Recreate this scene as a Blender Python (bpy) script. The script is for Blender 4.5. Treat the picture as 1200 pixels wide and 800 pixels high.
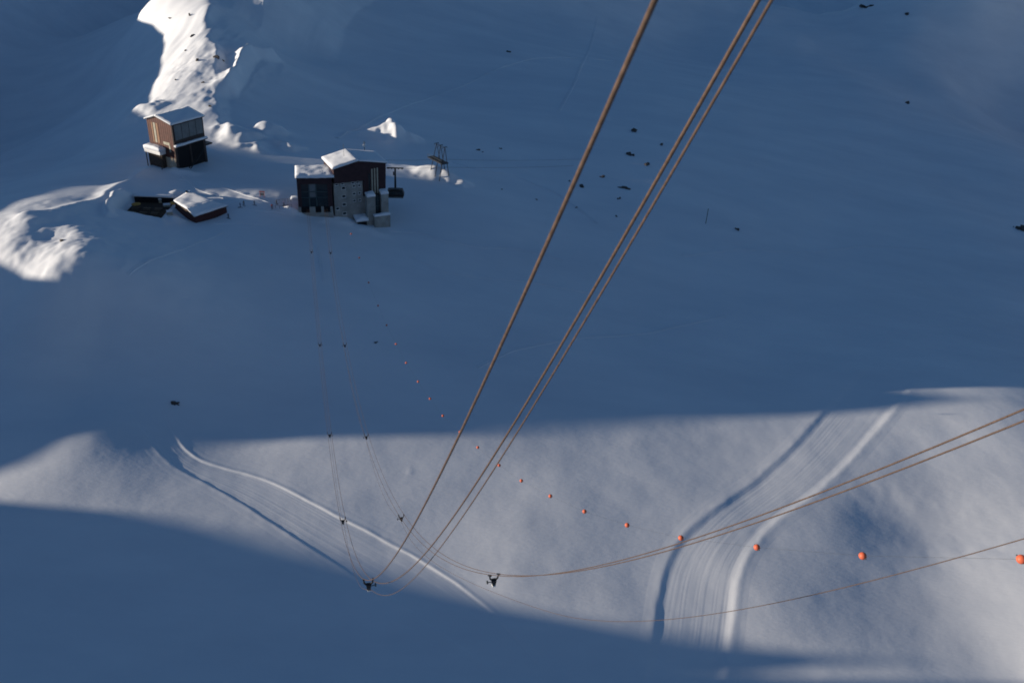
import bpy, bmesh, math, random
import numpy as np

for o in list(bpy.data.objects):
    bpy.data.objects.remove(o, do_unlink=True)
SC = bpy.context.scene
COL = SC.collection

# ------------------------------------------------------------------ camera
CAM_Z, PITCH, ROLL, FPX = 150.0, math.radians(30.0), math.radians(3.7), 1000.0
CAMP = np.array([0.0, 0.0, CAM_Z])
FWD = np.array([0, math.cos(PITCH), -math.sin(PITCH)])
_U0 = np.array([0, math.sin(PITCH), math.cos(PITCH)])
_R0 = np.array([1.0, 0, 0])
RGT = math.cos(ROLL) * _R0 + math.sin(ROLL) * _U0
UPV = math.cos(ROLL) * _U0 - math.sin(ROLL) * _R0
from mathutils import Matrix, Vector
cam_data = bpy.data.cameras.new('camera')
cam = bpy.data.objects.new('camera', cam_data)
COL.objects.link(cam)
cam.matrix_world = Matrix(((RGT[0], UPV[0], -FWD[0], CAMP[0]), (RGT[1], UPV[1], -FWD[1], CAMP[1]),
                           (RGT[2], UPV[2], -FWD[2], CAMP[2]), (0, 0, 0, 1)))
cam_data.sensor_width = 36.0
cam_data.sensor_fit = 'HORIZONTAL'
cam_data.lens = FPX / 1200.0 * 36.0
cam_data.dof.use_dof = True; cam_data.dof.focus_distance = 120.0; cam_data.dof.aperture_fstop = 1.5
cam_data.clip_start, cam_data.clip_end = 0.2, 6000.0
SC.camera = cam

# ------------------------------------------------------------------ sky and sun
SUN_AZ = math.radians(5.0)                                   # the light travels to +X, a little towards +Y
SUN_EL = math.atan(0.125 * math.cos(SUN_AZ))
world = bpy.data.worlds.new('World'); SC.world = world; world.use_nodes = True
_nt = world.node_tree
_sky = _nt.nodes.new('ShaderNodeTexSky'); _sky.sky_type = 'NISHITA'; _sky.sun_disc = False
_sky.sun_elevation = SUN_EL; _sky.sun_rotation = math.radians(270.0) - SUN_AZ
_sky.altitude = 2000.0; _sky.air_density = 1.0; _sky.dust_density = 0.0; _sky.ozone_density = 3.0
_nt.links.new(_sky.outputs[0], _nt.nodes['Background'].inputs[0])
_nt.nodes['Background'].inputs[1].default_value = 0.083
sun_data = bpy.data.lights.new('sun', 'SUN')
sun = bpy.data.objects.new('sun', sun_data); COL.objects.link(sun)
sun_data.energy = 5.0; sun_data.angle = math.radians(0.35); sun_data.color = (1.0, 0.87, 0.71)
sun.rotation_euler = Vector((1.0, math.tan(SUN_AZ), -0.125)).to_track_quat('-Z', 'Y').to_euler()
sun.location = (-400, 200, 300)
SC.view_settings.view_transform = 'Standard'; SC.view_settings.look = 'None'
SC.view_settings.exposure = 0.45; SC.view_settings.gamma = 1.0
SC.view_settings.use_curve_mapping = False
SC.render.engine = 'CYCLES'
SC.cycles.max_bounces = 5
SC.cycles.diffuse_bounces = 3
SC.cycles.pixel_filter_type = 'BLACKMAN_HARRIS'; SC.cycles.filter_width = 1.8
#GEO-BEGIN
# ------------------------------------------------------------------ rays of the camera (to find real ground points)
def ray(px, py):
    return FWD + (px - 600.0) / FPX * RGT + (400.0 - py) / FPX * UPV
def at_z(px, py, z):
    d = ray(px, py); t = (z - CAM_Z) / d[2]
    return CAMP + t * d
def at_d(px, py, depth):
    return CAMP + depth * ray(px, py)
def project(p):
    v = np.asarray(p, float) - CAMP
    d = v @ FWD
    return 600 + FPX * (v @ RGT) / d, 400 - FPX * (v @ UPV) / d, d

# ------------------------------------------------------------------ noise
def _hash(ix, iy, seed):
    n = (ix * 374761393 + iy * 668265263 + seed * 1274126177) & 0xFFFFFFFF
    n = ((n ^ (n >> 13)) * 1274126177) & 0xFFFFFFFF
    n = n ^ (n >> 16)
    return (n & 0xFFFFFF) / float(0xFFFFFF)
def vnoise(x, y, seed=0):
    x = np.asarray(x, float); y = np.asarray(y, float)
    x0 = np.floor(x); y0 = np.floor(y); fx = x - x0; fy = y - y0
    ix = x0.astype(np.int64) + 100000; iy = y0.astype(np.int64) + 100000
    fx = fx * fx * fx * (fx * (6 * fx - 15) + 10); fy = fy * fy * fy * (fy * (6 * fy - 15) + 10)
    a = _hash(ix, iy, seed); b = _hash(ix + 1, iy, seed); c = _hash(ix, iy + 1, seed); d = _hash(ix + 1, iy + 1, seed)
    return (a + (b - a) * fx) * (1 - fy) + (c + (d - c) * fx) * fy - 0.5
def fbm(x, y, scale, octs=4, seed=0, gain=0.5):
    s = 0; a = 1.0; f = 1.0 / scale; ca, sa = math.cos(0.6), math.sin(0.6)
    for k in range(octs):
        s = s + a * vnoise(x * f + 17.3 * k, y * f - 9.1 * k, seed + k)
        x, y = ca * x - sa * y, sa * x + ca * y
        a *= gain; f *= 2.03
    return s
def sstep(e0, e1, x):
    t = np.clip((x - e0) / (e1 - e0), 0, 1)
    return t * t * (3 - 2 * t)

# ------------------------------------------------------------------ height of the land (thin plate spline through survey points)
CTRL_PIX = [
 (0,800,9),(300,800,6.5),(600,800,5),(900,800,5),(1200,800,5),
 (0,700,9.5),(300,700,8.6),(600,700,8.2),(900,700,8.6),(1200,700,8.5),
 (0,600,13),(200,600,12.7),(400,600,12.2),(700,600,12),(1000,600,11.8),(1200,600,12.0),
 (0,510,17),(110,515,17.8),(250,500,17.3),(450,500,17),(700,500,15.2),(1000,490,13.5),(1200,480,13.5),
 (20,360,36.5),(60,365,36.5),(0,400,27),(0,450,20.5),(100,440,23),(120,390,30),(200,400,29.5),(400,400,26),(650,400,20),(900,400,14),(1200,390,6),
 (60,330,43.6),(105,318,45.8),(150,325,43.8),(350,320,34.5),(500,330,28.5),(700,300,23),(950,300,11),(1200,300,1),
 (330,252,40.4),(352,257,38.6),(392,262,36.8),(420,264,35.0),(450,266,33.4),(520,235,36),(620,220,31),(800,215,24),(1000,200,10),(1200,190,-3),
 (0,255,47.8),(0,300,45),(95,264,47.8),(90,240,46.8),(55,285,46.4),(160,205,42.6),(195,205,43.5),(245,205,43),(200,255,41.5),(260,255,40.9),(300,243,42.2),(120,290,47.3),(165,280,45),
 (265,150,45),(262,110,49),(255,60,57),(248,10,68),
 (200,100,50),(172,60,46),(200,30,58),(165,15,54),(185,100,47),(200,140,46),(165,150,42.5),
 (330,130,42),(330,60,45),(450,140,36),(450,60,38),(450,10,46),(600,140,30),(600,60,33),(600,10,40),
 (800,110,22),(800,40,21),(1000,100,6),(1000,30,8),(1200,100,-8),(1200,10,-5),
 (60,200,22),(0,200,15),(110,170,20),(60,150,2),(0,120,-12),(130,100,14),(100,40,2),(20,60,-5),(60,10,-5)]
CTRL_W = [(-200,190,13),(-170,160,11),(-190,135,7),(-260,150,10),(-300,250,10),(-210,90,12),(-120,60,25),(0,40,45),(120,60,40),(250,100,30),(300,250,-8),(320,450,-12),(-420,300,-30),(-450,550,-40),
 (0,-100,180),(-300,-100,150),(300,-100,150),(500,0,60),(0,900,160),(-350,1000,150),(-700,1100,200),(400,900,110),(800,900,90),
 (700,300,20),(-650,300,0),(-650,700,0),(800,-200,120),(-600,0,10)]
_C = [tuple(at_z(a, b, z)[:2]) + (z,) for a, b, z in CTRL_PIX] + [tuple(map(float, c)) for c in CTRL_W]
_C = np.array(_C)
def _tps_fit(C, lam=60.0):
    n = len(C); S = 100.0; P = C[:, :2] / S
    d2 = ((P[:, None] - P[None]) ** 2).sum(-1)
    K = 0.5 * d2 * np.log(d2 + 1e-9)
    A = np.zeros((n + 3, n + 3)); A[:n, :n] = K + lam * 1e-4 * np.eye(n)
    A[:n, n] = 1; A[:n, n + 1:] = P; A[n, :n] = 1; A[n + 1:, :n] = P.T
    b = np.zeros(n + 3); b[:n] = C[:, 2]
    return P, np.linalg.solve(A, b), S
_TP, _TW, _TS = _tps_fit(_C)
def tps(x, y):
    x = np.asarray(x, float) / _TS; y = np.asarray(y, float) / _TS
    s = _TW[-3] + _TW[-2] * x + _TW[-1] * y
    for (cx, cy), w in zip(_TP, _TW[:-3]):
        d2 = (x - cx) ** 2 + (y - cy) ** 2
        s = s + w * 0.5 * d2 * np.log(d2 + 1e-9)
    return s

def seg_dist(x, y, pts):
    """distance to a polyline, signed side (+ = right of travel) and position along it (0..1)"""
    best = np.full(np.shape(x), 1e9); side = np.zeros(np.shape(x)); along = np.zeros(np.shape(x))
    n = len(pts) - 1
    for i in range(n):
        ax, ay = pts[i][:2]; bx, by = pts[i + 1][:2]
        dx, dy = bx - ax, by - ay; L2 = dx * dx + dy * dy
        t = np.clip(((x - ax) * dx + (y - ay) * dy) / L2, 0, 1)
        ex, ey = x - ax - t * dx, y - ay - t * dy
        d = np.sqrt(ex * ex + ey * ey)
        m = d < best
        best = np.where(m, d, best); side = np.where(m, np.sign(ex * dy - ey * dx), side)
        along = np.where(m, (i + t) / n, along)
    return best, side, along

# wind-formed crests, and one added to block sun: (pixels with height, crest lift, width on the left of travel, width on the right)
def PX(*l): return [tuple(at_z(a, b, z)) for a, b, z in l]
CRESTS = [
 (PX((252,165,46),(258,130,49),(250,100,53),(256,70,57),(246,45,61),(248,10,68),(240,-30,76)), 2.4, 30, 5),
 (PX((258,108,51.5),(285,95,49),(300,85,47),(328,80,45)), 6.5, 9, 6),
 (PX((0,252,50.5),(60,245,49.5),(110,232,48),(140,212,47),(165,195,46),(182,186,46)), 1.3, 6, 8),
 ([(-150,500,0),(-155,600,0),(-150,740,0)], 14.0, 38, 38),  # added crest at the top edge, keeps sun off the far slopes
 (PX((134,270,43),(132,250,43.3),(138,235,44),(150,228,44)), 1.3, 2.0, 2.5),
]
BUMPS = [  # px, py, z guess, radius x, radius y, height
 (458,161,37,6,6,6.5),(468,165,37,7,4,4.0),(440,166,37,10,3,3.6),(503,205,36.5,8,4,2.6),(518,210,36,8,3.5,2.5),(530,214,36,6,3,1.8),(276,160,45,5,7,4.0),(300,164,44,7,4,3.6),(318,155,44,6,5,4.2),(336,176,42,7,3,2.8),(300,178,42,6,3,2.0),(196,256,41.5,1.6,1.2,1.4),(212,258,41.2,1.8,1.2,1.3),(222,258,41,1.3,1.0,1.2),(203,228,42.5,2.5,1.5,1.2),(345,250,39.5,2.2,1.6,1.8),(392,260,37,4,2,1.2),(432,268,35,5,2,1.0),(212,203,43.5,5,2.5,1.3),(186,262,41.5,4,1.5,0.8),
 (165,150,38,10,8,5.0),(1120,608,12,38,10,-1.7),(965,600,12,12,12,0.5),
 (485,533,20,0.9,0.5,0.07),(106,508,18,10,9,0.9),
]
_BW = [(tuple(at_z(a, b, z)[:2]), rx, ry, h) for a, b, z, rx, ry, h in BUMPS]

# far ridge west of the basin, outside the picture: the sun comes over its saddle.  (y, crest height)
RIDGE = {-300: 110, 40: 100, 60: 92, 66: 86, 68.3: 80, 69.5: 74.5, 71.4: 76, 73.5: 80.5, 75: 79, 76.2: 77.3, 79.2: 76.2, 82: 75, 85.3: 73.3, 90: 72, 95.3: 71, 98.4: 70.4, 103.7: 69.5, 108.7: 68, 110.5: 66, 113: 63.5, 118: 63.5, 121: 65, 124.6: 67.3, 131: 70.3, 134.3: 73, 136.2: 77, 138.9: 81, 145: 83.5, 150.4: 86, 155.5: 90.6, 158.5: 93.5, 162: 96, 165.5: 94, 170: 90.8, 180: 90.5, 188: 91.5, 198: 92.5, 226: 91.2, 235: 91, 238: 93, 243: 97, 255: 98, 270: 97, 290: 94, 318: 90, 348: 89.5, 380: 91, 405: 92.5, 420: 94, 440: 94, 470: 91, 490: 87, 500: 86, 520: 90, 560: 105, 600: 115, 700: 155, 780: 190, 1000: 180}
RIDGE_Y = list(RIDGE); RIDGE_H = list(RIDGE.values())
RIDGE_X = -520.0

TZ = 41.6                                                     # terrace level
PADS = [(tuple(at_z(173, 246, TZ)[:2]), 6.3, 6.6, 4.0, TZ - 0.35)]
def height(x, y, fine=True):
    x = np.asarray(x, float); y = np.asarray(y, float)
    z = tps(x, y)
    for pts, lift, wl, wr in CRESTS:
        xs = [p[0] for p in pts]; ys = [p[1] for p in pts]
        m = (x > min(xs) - 40) & (x < max(xs) + 40) & (y > min(ys) - 40) & (y < max(ys) + 40)
        if not np.any(m): continue
        xm, ym = x[m], y[m]
        jx = xm + 4.0 * fbm(xm, ym, 14, 3, 31); jy = ym + 4.0 * fbm(xm, ym, 14, 3, 47)
        d, s, al = seg_dist(jx, jy, pts)
        w = np.where(s > 0, wr, wl)
        prof = np.clip(1 - d / w, 0, 1)
        prof = np.where(s > 0, prof, prof * prof * (1.6 - 0.6 * prof))
        ends = sstep(0, 0.08, al) * (1 - sstep(0.9, 1.0, al))
        zz = z[m] if z.ndim else z
        add = lift * prof * ends * (1 + 0.5 * fbm(xm, ym, 18, 2, 77))
        z = z.copy(); z[m] = zz + add
    wx = x + 5.0 * fbm(x, y, 9, 3, 61); wy = y + 5.0 * fbm(x, y, 9, 3, 67)
    for (cx, cy), rx, ry, h in _BW:
        k = 1.0 if y.ndim and ry < 9 else 0.25
        z = z + h * np.exp(-((x + k * (wx - x) - cx) / rx) ** 2 - ((y + k * (wy - y) - cy) / ry) ** 2)
    # wind-worked ground near the crest on the left, long soft swells elsewhere
    bx, by = at_z(65, 288, 46)[:2]
    rough = np.exp(-((x - bx) / 45) ** 2 - ((y - by) / 26) ** 2)
    z = z + 2.2 * fbm(x, y, 120, 3, 3) * sstep(60, 140, y) + 1.6 * fbm(x * 0.6, y, 75, 3, 33) * sstep(225, 300, y) + 0.30 * fbm(x, y, 30, 3, 5)
    z = z + 0.8 * fbm(x * 0.45, y, 26, 4, 41) * sstep(205, 260, y) * (1 - sstep(600, 800, y))
    tx, ty = at_z(285, 240, 41)[:2]
    tram = np.exp(-((x - tx) / 26) ** 2 - ((y - ty) / 11) ** 2)
    z = z + tram * (0.30 * fbm(x, y, 3.2, 3, 51) + 0.25 * fbm(x * 0.3, y, 5, 2, 53))
    z = z + rough * (1.5 * fbm(x, y, 12, 5, 9, 0.5) + 0.6 * np.abs(fbm(x, y, 5, 4, 19)))
    up = sstep(45, 52, z) * sstep(305, 335, y) * (1 - sstep(520, 600, y)) * sstep(-60, -100, x)
    z = z + up * (2.4 * (0.22 - np.abs(fbm(x, y * 0.4, 20, 5, 12, 0.5))) + 0.4 * fbm(x, y, 5, 3, 14))
    far = sstep(450, 800, np.hypot(x, y - 200))
    z = z + far * 60 * fbm(x, y, 260, 5, 21)
    for (cx, cy), hx, hy, deg, pz in PADS:
        c, q = math.cos(math.radians(deg)), math.sin(math.radians(deg))
        u = (x - cx) * c + (y - cy) * q; v = -(x - cx) * q + (y - cy) * c
        m = (1 - sstep(hx, hx + 1.6, np.abs(u))) * (1 - sstep(hy, hy + 1.6, np.abs(v)))
        z = z * (1 - m) + pz * m
    if fine:
        z = z + 0.04 * fbm(x, y, 5.0, 3, 15)
    # the ridge in the west
    H = np.interp(y, RIDGE_Y, RIDGE_H)
    t = sstep(-330, RIDGE_X, x) * (1 - sstep(900, 1150, y))
    back = sstep(RIDGE_X, RIDGE_X - 250, x)
    return z * (1 - t) + t * (H - back * 90)

def ground_hit(px, py):
    d = ray(px, py)
    t = np.concatenate([np.arange(60, 700, 0.5), np.arange(700, 1500, 3)])
    P = CAMP[None] + t[:, None] * d[None]
    g = P[:, 2] - height(P[:, 0], P[:, 1])
    i = np.argmax(g < 0)
    if g[i] >= 0: return P[-1]
    t0, t1 = t[i - 1], t[i]
    tt = t0 + (t1 - t0) * g[i - 1] / (g[i - 1] - g[i])
    p = CAMP + tt * d
    p[2] = height(p[0:1], p[1:2])[0]
    return p
def gz(x, y): return float(height(np.array([x]), np.array([y]))[0])
#GEO-END

# ------------------------------------------------------------------ mesh helpers
def link(o, parent=None):
    COL.objects.link(o)
    if parent is not None: o.parent = parent
    return o
def tag(o, label=None, category=None, group=None, kind=None):
    if label: o['label'] = label
    if category: o['category'] = category
    if group: o['group'] = group
    if kind: o['kind'] = kind
    return o
def grid_mesh(name, X, Y, Z, smooth=True):
    ny, nx = X.shape
    me = bpy.data.meshes.new(name)
    co = np.stack([X, Y, Z], -1).reshape(-1, 3).astype(np.float32)
    idx = np.arange(ny * nx).reshape(ny, nx)
    q = np.stack([idx[:-1, :-1], idx[:-1, 1:], idx[1:, 1:], idx[1:, :-1]], -1).reshape(-1, 4)
    me.vertices.add(len(co)); me.vertices.foreach_set('co', co.ravel())
    me.loops.add(q.size); me.loops.foreach_set('vertex_index', q.ravel().astype(np.int32))
    me.polygons.add(len(q)); me.polygons.foreach_set('loop_start', (np.arange(len(q)) * 4).astype(np.int32))
    me.polygons.foreach_set('loop_total', np.full(len(q), 4, np.int32))
    me.polygons.foreach_set('use_smooth', np.full(len(q), smooth))
    me.update(); me.validate()
    return me

# ------------------------------------------------------------------ materials
def snow_material(name, base=(0.84, 0.86, 0.89), grain=1.0):
    m = bpy.data.materials.new(name); m.use_nodes = True
    nt = m.node_tree; b = nt.nodes['Principled BSDF']
    tc = nt.nodes.new('ShaderNodeTexCoord')
    n1 = nt.nodes.new('ShaderNodeTexNoise'); n1.inputs['Scale'].default_value = 0.05; n1.inputs['Detail'].default_value = 9; n1.inputs['Roughness'].default_value = 0.62
    n2 = nt.nodes.new('ShaderNodeTexNoise'); n2.inputs['Scale'].default_value = 1.7; n2.inputs['Detail'].default_value = 5
    n3 = nt.nodes.new('ShaderNodeTexNoise'); n3.inputs['Scale'].default_value = 0.25; n3.inputs['Detail'].default_value = 4
    mp = nt.nodes.new('ShaderNodeMapping'); mp.inputs['Scale'].default_value = (0.35, 1.0, 1.0)
    mp.inputs['Rotation'].default_value = (0, 0, 0.25)
    nt.links.new(tc.outputs['Object'], mp.inputs['Vector'])
    nt.links.new(mp.outputs['Vector'], n1.inputs['Vector'])
    nt.links.new(mp.outputs['Vector'], n2.inputs['Vector']); nt.links.new(mp.outputs['Vector'], n3.inputs['Vector'])
    cr = nt.nodes.new('ShaderNodeValToRGB')
    cr.color_ramp.elements[0].position = 0.3; cr.color_ramp.elements[0].color = (base[0] * .86, base[1] * .875, base[2] * .90, 1)
    cr.color_ramp.elements[1].position = 0.7; cr.color_ramp.elements[1].color = (*base, 1)
    nt.links.new(n1.outputs['Fac'], cr.inputs['Fac']); nt.links.new(cr.outputs['Color'], b.inputs['Base Color'])
    b.inputs['Roughness'].default_value = 0.65; b.inputs['Specular IOR Level'].default_value = 0.25
    b1 = nt.nodes.new('ShaderNodeBump'); b1.inputs['Strength'].default_value = 1.0; b1.inputs['Distance'].default_value = 0.035 * grain
    b2 = nt.nodes.new('ShaderNodeBump'); b2.inputs['Strength'].default_value = 1.0; b2.inputs['Distance'].default_value = 0.032 * grain
    nt.links.new(n3.outputs['Fac'], b1.inputs['Height']); nt.links.new(n2.outputs['Fac'], b2.inputs['Height'])
    nt.links.new(b1.outputs['Normal'], b2.inputs['Normal']); nt.links.new(b2.outputs['Normal'], b.inputs['Normal'])
    return m
M = {}
M['snow'] = snow_material('snow')
M['piste'] = snow_material('groomed_snow', grain=0.5)

# ------------------------------------------------------------------ pistes (groomed tracks): pixel pairs left edge / right edge
PISTE_R = dict(L=[(1005,435),(975,468),(960,485),(925,525),(880,565),(832,597),(797,628),(776,662),(769,700),(764,740),(752,800),(742,850)],
               R=[(1090,430),(1063,463),(1050,480),(1012,525),(965,575),(915,607),(885,638),(868,668),(863,710),(859,750),(850,800),(842,850)])
PISTE_L = dict(L=[(135,455),(150,482),(172,510),(194,540),(230,560),(280,588),(330,620),(380,652),(427,683),(480,716),(540,757),(590,795),(630,830)],
               R=[(180,455),(195,485),(210,517),(226,536),(262,549),(300,556),(345,577),(400,607),(465,640),(520,672),(562,702),(603,742),(640,785)])
def smooth_line(P, n):
    P = np.array(P); t = np.r_[0, np.cumsum(np.hypot(*np.diff(P[:, :2], axis=0).T))]
    s = np.linspace(0, t[-1], n)
    out = np.stack([np.interp(s, t, P[:, k]) for k in range(2)], -1)
    k = max(3, n // 22) | 1
    pad = np.concatenate([out[:1] * 2 - out[1:k + 1][::-1], out, out[-1:] * 2 - out[-k - 1:-1][::-1]])
    w = np.hanning(2 * k + 1); w /= w.sum()
    return np.stack([np.convolve(pad[:, j], w, 'valid') for j in range(2)], -1)
def piste_edges(P, n=190):
    """left and right edge points, square across the middle line"""
    L = smooth_line([ground_hit(*p)[:2] for p in P['L']], n)
    R = smooth_line([ground_hit(*p)[:2] for p in P['R']], n)
    mid = smooth_line((L + R) / 2, n)
    T = np.gradient(mid, axis=0); T /= np.linalg.norm(T, axis=1)[:, None]
    N = np.stack([T[:, 1], -T[:, 0]], -1)
    if ((R - L) * N).sum() < 0: N = -N
    def off(E):                                               # offset of an edge line from the middle, measured along N
        o = np.zeros(n)
        for i in range(n):
            r = E - mid[i]; k = np.argmin(np.abs(r @ T[i]) + 0.05 * np.abs(r @ N[i])); o[i] = r[k] @ N[i]
        k = 9; w = np.ones(2 * k + 1) / (2 * k + 1)
        return np.convolve(np.pad(o, k, mode='edge'), w, 'valid')
    return mid + N * off(L)[:, None], mid + N * off(R)[:, None]
_pisteR = piste_edges(PISTE_R); _pisteL = piste_edges(PISTE_L)

def piste_profile(q, w, L, cut, bank, berm, seed):
    """height offset across the track: q in metres from its left edge, w its width"""
    inside = sstep(0, bank[0], q) * (1 - sstep(w - bank[1], w, q))
    z = -cut * inside
    z = z + berm[0] * np.exp(-((q + 0.3) / (0.5 * berm[2])) ** 2) + berm[1] * np.exp(-((q - w - 0.15) / (0.6 * berm[2])) ** 2)
    return z, inside
def build_piste(name, edges, cut, bank, berm, seed, label):
    L, R = edges; n = len(L); nq = 130
    W = np.linalg.norm(R - L, axis=1)
    u = np.linspace(0, 1, nq)
    X = np.zeros((n, nq)); Y = np.zeros((n, nq)); Z = np.zeros((n, nq))
    s = np.r_[0, np.cumsum(np.linalg.norm(np.diff(L, axis=0), axis=1))]
    for i in range(n):
        w = W[i]; q = -4.2 + u * (w + 8.4); d = (R[i] - L[i]) / w
        x = L[i, 0] + d[0] * q; y = L[i, 1] + d[1] * q
        qn = q + 0.22 * fbm(x, y, 5.0, 3, seed + 40)
        off, ins = piste_profile(qn, w, L, cut, bank, berm, seed)
        off = off + 0.03 * fbm(x, y, 1.6, 3, seed + 50) * (np.exp(-(q / 1.2) ** 2) + np.exp(-((q - w) / 1.2) ** 2))
        fade = sstep(0, 12, s[i]) * (1 - sstep(s[-1] - 12, s[-1], s[i]))
        lanes = q / w * 14.0
        ss = np.full(nq, s[i])
        cord = 0.014 * vnoise(lanes * 1.0 + 0.3 * vnoise(ss / 25, lanes * 0.3, 7), ss / 60.0, seed) + 0.014 * vnoise(lanes * 3.3, ss / 22.0, seed + 1) + 0.009 * vnoise(lanes * 7, ss / 14, seed + 2)
        edge = np.minimum(sstep(-4.2, -1.6, q), 1 - sstep(w + 1.6, w + 4.2, q))
        X[i], Y[i] = x, y
        Z[i] = height(x, y) + (off + cord * ins) * fade * edge - 0.035 * (1 - edge) + 0.012 * edge
    o = bpy.data.objects.new(name, grid_mesh(name, X, Y, Z)); link(o)
    o.data.materials.append(M['piste'])
    tag(o, label, 'piste', kind='structure')
    return o
def piste_mask(x, y, edges):
    L, R = edges; mid = (L + R) / 2; W = np.linalg.norm(R - L, axis=1)
    m = np.zeros(np.shape(x))
    lo = np.minimum(L, R).min(0) - 5; hi = np.maximum(L, R).max(0) + 5
    sel = (x > lo[0]) & (x < hi[0]) & (y > lo[1]) & (y < hi[1])
    pts = mid[::2]
    d, s, al = seg_dist(x[sel], y[sel], pts)
    w = np.interp(al, np.linspace(0, 1, len(W)), W)
    v = (1 - sstep(w / 2 + 0.5, w / 2 + 1.4, d)) * sstep(0.02, 0.06, al) * (1 - sstep(0.94, 0.98, al))
    m[sel] = v
    return m

# ------------------------------------------------------------------ the snow-covered land, one sheet
def axis(lo, a, b, hi, step, grow=1.06, cap=14.0):
    c = list(np.arange(a, b + step * .5, step)); s = step; v = a; left = []
    while v > lo:
        s = min(s * grow, cap); v -= s; left.append(v)
    s = step; v = c[-1]; right = []
    while v < hi:
        s = min(s * grow, cap); v += s; right.append(v)
    return np.array(left[::-1] + c + right)
gx = axis(-900, -165, 165, 1000, 0.65); gy = axis(-300, 104, 400, 1500, 0.65, cap=10)
GX, GY = np.meshgrid(gx, gy)
GZ = height(GX, GY)
for e in (_pisteR, _pisteL):
    GZ = GZ - 0.9 * piste_mask(GX, GY, e)
land = bpy.data.objects.new('snow_ground', grid_mesh('snow_ground', GX, GY, GZ)); link(land)
land.data.materials.append(M['snow'])
tag(land, 'snow covered mountain slopes and basin, partly in blue shade', 'snow', kind='structure')
build_piste('piste', _pisteR, 0.19, (2.2, 2.4), (0.03, 0.06, 1.8), 101, 'wide groomed piste curving down the right side between snow banks')
build_piste('piste', _pisteL, 0.11, (0.55, 0.6), (0.02, 0.055, 0.8), 202, 'groomed piste running diagonally below the station under the ropes')

# ------------------------------------------------------------------ more materials
def plain(name, col, rough=0.6, metal=0.0, var=0.12, scale=3.0, bump=0.0, spec=0.3):
    m = bpy.data.materials.new(name); m.use_nodes = True
    nt = m.node_tree; b = nt.nodes['Principled BSDF']
    tc = nt.nodes.new('ShaderNodeTexCoord'); n = nt.nodes.new('ShaderNodeTexNoise')
    n.inputs['Scale'].default_value = scale; n.inputs['Detail'].default_value = 5
    nt.links.new(tc.outputs['Object'], n.inputs['Vector'])
    cr = nt.nodes.new('ShaderNodeValToRGB')
    cr.color_ramp.elements[0].position = 0.3; cr.color_ramp.elements[1].position = 0.72
    cr.color_ramp.elements[0].color = tuple(c * (1 - var) for c in col) + (1,)
    cr.color_ramp.elements[1].color = tuple(min(1, c * (1 + var)) for c in col) + (1,)
    nt.links.new(n.outputs['Fac'], cr.inputs['Fac']); nt.links.new(cr.outputs['Color'], b.inputs['Base Color'])
    b.inputs['Roughness'].default_value = rough; b.inputs['Metallic'].default_value = metal
    b.inputs['Specular IOR Level'].default_value = spec
    if bump:
        bp = nt.nodes.new('ShaderNodeBump'); bp.inputs['Distance'].default_value = bump
        nt.links.new(n.outputs['Fac'], bp.inputs['Height']); nt.links.new(bp.outputs['Normal'], b.inputs['Normal'])
    return m
def cladding(name, col, freq, var=0.25):
    """vertical boards or sheet ribs: stripes over the horizontal position, some boards weathered"""
    m = plain(name, col, 0.55, 0, var, 0.8)
    nt = m.node_tree; b = nt.nodes['Principled BSDF']
    tc = [n for n in nt.nodes if n.type == 'TEX_COORD'][0]
    w = nt.nodes.new('ShaderNodeTexWave'); w.wave_type = 'BANDS'; w.bands_direction = 'DIAGONAL'
    w.inputs['Scale'].default_value = freq; w.inputs['Distortion'].default_value = 0.0
    mp = nt.nodes.new('ShaderNodeMapping'); mp.inputs['Scale'].default_value = (1, 1, 0)
    nt.links.new(tc.outputs['Object'], mp.inputs['Vector']); nt.links.new(mp.outputs['Vector'], w.inputs['Vector'])
    bp = nt.nodes.new('ShaderNodeBump'); bp.inputs['Distance'].default_value = 0.05; bp.inputs['Strength'].default_value = 0.8
    nt.links.new(w.outputs['Fac'], bp.inputs['Height']); nt.links.new(bp.outputs['Normal'], b.inputs['Normal'])
    return m
M['roofsnow'] = snow_material('roof_snow', grain=1.5)
M['red'] = cladding('oxblood_cladding', (0.038, 0.017, 0.021), 1.6)
M['brown'] = cladding('brown_cladding', (0.09, 0.034, 0.026), 1.4)
M['brown_dark'] = cladding('dark_brown_cladding', (0.05, 0.035, 0.032), 1.4)
M['concrete'] = plain('concrete', (0.29, 0.29, 0.27), 0.85, 0, 0.3, 0.35, 0.02)
M['concrete_tan'] = plain('tan_concrete', (0.42, 0.36, 0.28), 0.85, 0, 0.2, 0.7, 0.02)
M['pale_panel'] = plain('pale_panel', (0.40, 0.38, 0.30), 0.6, 0, 0.15, 1.0)
M['tan_strip'] = plain('tan_strip', (0.30, 0.17, 0.10), 0.6, 0, 0.15, 1.0)
M['glass'] = plain('dark_glass', (0.012, 0.02, 0.024), 0.12, 0, 0.3, 0.4, 0, 0.5)
M['teal'] = plain('teal_frame', (0.05, 0.085, 0.09), 0.5, 0.2)
M['grey_panel'] = plain('grey_panel', (0.16, 0.18, 0.19), 0.5, 0.2, 0.15, 0.6)
M['dark'] = plain('opening_shade', (0.012, 0.012, 0.014), 0.9)  # near-black that paints the shade inside openings
M['black'] = plain('black_paint', (0.018, 0.019, 0.021), 0.45, 0.2)
M['steel'] = plain('galvanised_steel', (0.10, 0.11, 0.11), 0.5, 0.6)
M['rope'] = plain('rope_steel', (0.115, 0.076, 0.057), 0.6, 0.3, 0.3, 12)
M['orange'] = plain('orange_plastic', (0.60, 0.13, 0.065), 0.5, 0, 0.1)
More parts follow.
